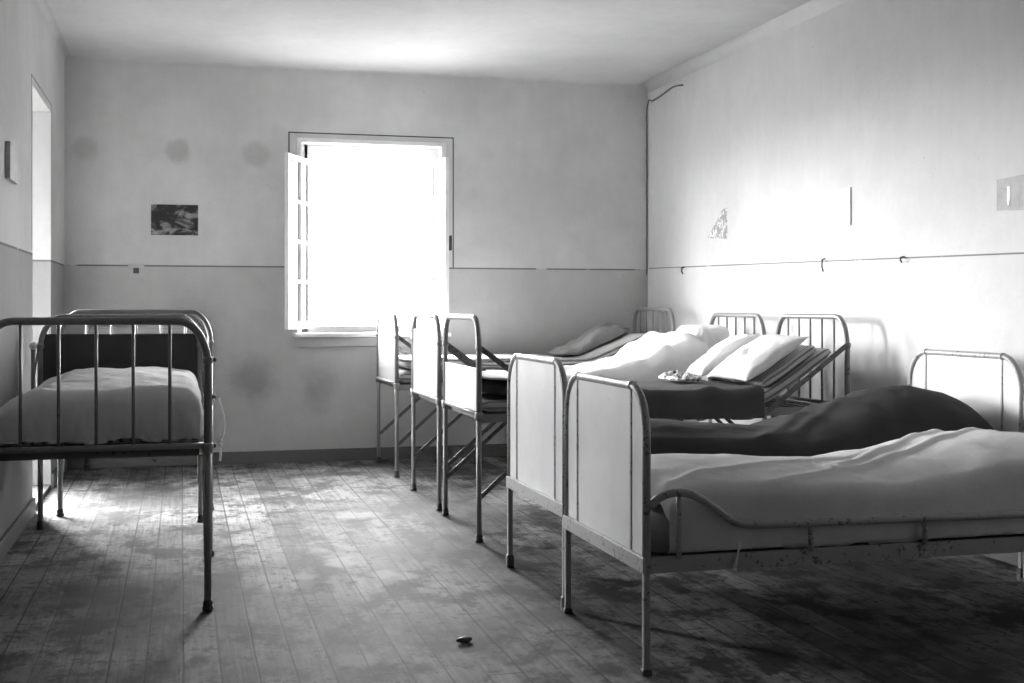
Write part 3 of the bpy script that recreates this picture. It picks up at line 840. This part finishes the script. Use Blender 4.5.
tag(sheet_on_wall('torn_picture', M['torn'], [(8.13,1.632),(7.80,1.612),(7.805,1.835),(7.86,1.825)], 'right'), 'torn triangular scrap of picture on the bright right wall', 'picture')
tag(sheet_on_wall('paper_sheet', M['paper'], [(6.54,1.60),(6.18,1.60),(6.18,1.81),(6.54,1.81)], 'right', lift=[0,.006,.006,0]), 'blank white paper sheet on the right wall with one edge lifting', 'paper')
cd = sheet_on_wall('wall_card', M['card'], [(4.905,1.585),(4.62,1.57),(4.62,1.735),(4.905,1.725)], 'right')
tag(cd, 'square grey card on the right wall at the edge of view', 'card')
bm = bmesh.new(); box(bm, -.0045,-.0035, -.010,.012, -.03,.035); box(bm, -.0045,-.0035, -.004,.008, -.05,-.03); mk = link('mark', bm, M['china'], cd, smooth=False); mk.location = (0,.055,0); mk['label'] = 'white mark in the middle'
lp = sheet_on_wall('wall_panel', M['card'], [(6.24,1.75),(6.54,1.75),(6.54,1.925),(6.24,1.925)], 'left', t=.022)
tag(lp, 'small grey panel hanging on the left wall before the doorway', 'panel')
# socket under the dado line of the back wall
bm = bmesh.new(); box(bm, -.055,.055, -.006,-.001, -.06,.045, .002)
so = link('wall_socket', bm, M['wall_back'], smooth=False); so.location = (-.315, YB, 1.41)
bm = bmesh.new(); box(bm, -.019,.019, -.022,-.0065, -.022,.016, .004); link('socket_plate', bm, M['black'], so, smooth=False)
tag(so, 'small dark wall socket on a pale plate below the painted line of back wall', 'socket')
# cable in the far right corner
bm = bmesh.new(); pts = []
for k in range(12):
    t = k/11; pts.append((XR-.012-.003*math.sin(9*t), 8.55+.62*t, 2.785+.018*math.sin(5*t)))
pts += [(XR-.016, 9.235, 2.785), (XR-.016, 9.27, 2.73), (XR-.016, 9.282, 2.65)]
for k in range(26):
    z = 2.58 - k*.047; pts.append((XR-.012-.004*N(z*7,0), YB-.014-.004*N(0,z*8), z))
tube(bm, pts, .006, 6)
tag(link('cable', bm, M['strap'], loc=(XR-.012, YB-.015, 1.4)), 'thin dark cable running down the far right corner of the room', 'cable')
# hooks along the painted line of the right wall
for k, (yy, zz, L) in enumerate(((6.47, 1.425, .075), (5.66, 1.405, .03), (8.55, 1.44, .05))):
    bm = bmesh.new(); tube(bm, [(XR-.0015, yy, zz), (XR-.02, yy, zz-.004), (XR-.024, yy-.004, zz-L*.6), (XR-.016, yy-.006, zz-L)], .005, 8)
    tag(link('wall_hook', bm, M['black'], loc=(XR, yy, zz)), ('dark hook on the right wall line beneath the blank paper', 'small dark hook on the right wall line toward the room front', 'small dark hook on the right wall line near the far corner')[k], 'hook', 'hooks on the right wall')
# scrap on the floor and pale stick on the bed rail
bm = bmesh.new(); bmesh.ops.create_icosphere(bm, subdivisions=2, radius=.03, matrix=Matrix.Diagonal((1.1,.6,.35,1)))
for v in bm.verts: v.co *= 1+.3*N(v.co.x*60, v.co.y*60, v.co.z*60)
s_ = link('floor_scrap', bm, M['black']); s_.location = (.935, 4.15, .011); s_.rotation_euler = (0,0,.4)
tag(s_, 'small dark scrap lying on the floorboards in the open aisle', 'scrap')
bm = bmesh.new(); tube(bm, [(1.712, 3.6285, .402), (1.703, 3.6285, .36), (1.694, 3.6285, .32)], .004, 8, radii=[.003,.0042,.006]); ball(bm, (1.692,3.6275,.314), .008, 8)
tag(link('thermometer', bm, M['china'], loc=(1.70,3.6285,.31)), 'thin pale thermometer-like stick hanging against the rail of the nearest bed', 'stick')

# ------------------------------------------------------------------ daylight
w = bpy.data.worlds.new('daylight'); sc.world = w; w.use_nodes = True
nt = w.node_tree; nt.nodes.clear(); g = G(nt)
out = nt.nodes.new('ShaderNodeOutputWorld'); bg = nt.nodes.new('ShaderNodeBackground')
d = g.sep(g.pos('Generated'))
bg.inputs[0].default_value = (1,1,1,1)
# overcast sky with a broad hazy glow where the low sun stands, and pale ground below the horizon
vm = nt.nodes.new('ShaderNodeVectorMath'); vm.operation = 'DOT_PRODUCT'
nt.links.new(g.pos('Generated'), vm.inputs[0]); vm.inputs[1].default_value = Vector((-.62,.76,.22)).normalized()
glow = g.math('MULTIPLY', g.math('EXPONENT', g.math('MULTIPLY', g.math('SUBTRACT', vm.outputs['Value'], 1.0), 2.6)), 20.0)
sky = g.math('ADD', g.math('MULTIPLY', g.lerp(g.ramp(d[2], -.10, .08), .45, 1.0), 4.0), g.math('MULTIPLY', glow, g.lerp(g.ramp(d[2], -.06, .04), .12, 1.0)))
nt.links.new(sky, bg.inputs[1])
nt.links.new(bg.outputs[0], out.inputs[0])
def portal(loc, rot, sx, sy):
    l = bpy.data.lights.new('window_portal', 'AREA'); l.shape = 'RECTANGLE'; l.size = sx; l.size_y = sy; l.cycles.is_portal = True
    o = bpy.data.objects.new('window_portal', l); COL.objects.link(o); o.location = loc; o.rotation_euler = rot
portal(((LWX[0]+LWX[1])/2, YB+TH+.02, (LWX[2]+LWX[3])/2), (-PI/2,0,0), LWX[1]-LWX[0], LWX[3]-LWX[2])
for q in (LWY,): portal((XL-TH-.02, (q[0]+q[1])/2, (q[2]+q[3])/2), (0,-PI/2,0), q[3]-q[2], q[1]-q[0])

# repeats share a group
GR = {'pillow': 'white pillows on the right-hand beds', 'mattress': 'ticking mattresses on the beds', 'blanket': 'woollen blankets on the beds', 'pad': 'striped pads on the iron beds', 'sheet': 'white sheets on the iron beds'}
for o in COL.objects:
    if o.parent is None and o.get('category') in GR and not o.get('group'): o['group'] = GR[o['category']]

# ------------------------------------------------------------------ camera
cam = bpy.data.cameras.new('camera'); co = bpy.data.objects.new('camera', cam); COL.objects.link(co)
co.location = (0, 0, 1.147); co.rotation_euler = (PI/2, 0, -math.radians(14.87))
cam.sensor_width = 36; cam.lens = 1244/1024*36; cam.shift_y = -34.5/1024
cam.clip_start = .05
sc.camera = co
sc.view_settings.view_transform = 'Standard'; sc.view_settings.look = 'None'
sc.view_settings.gamma = 1; sc.view_settings.use_curve_mapping = False
sc.view_settings.exposure = 2.42
sc.cycles.max_bounces = 14; sc.cycles.diffuse_bounces = 10; sc.cycles.transparent_max_bounces = 12
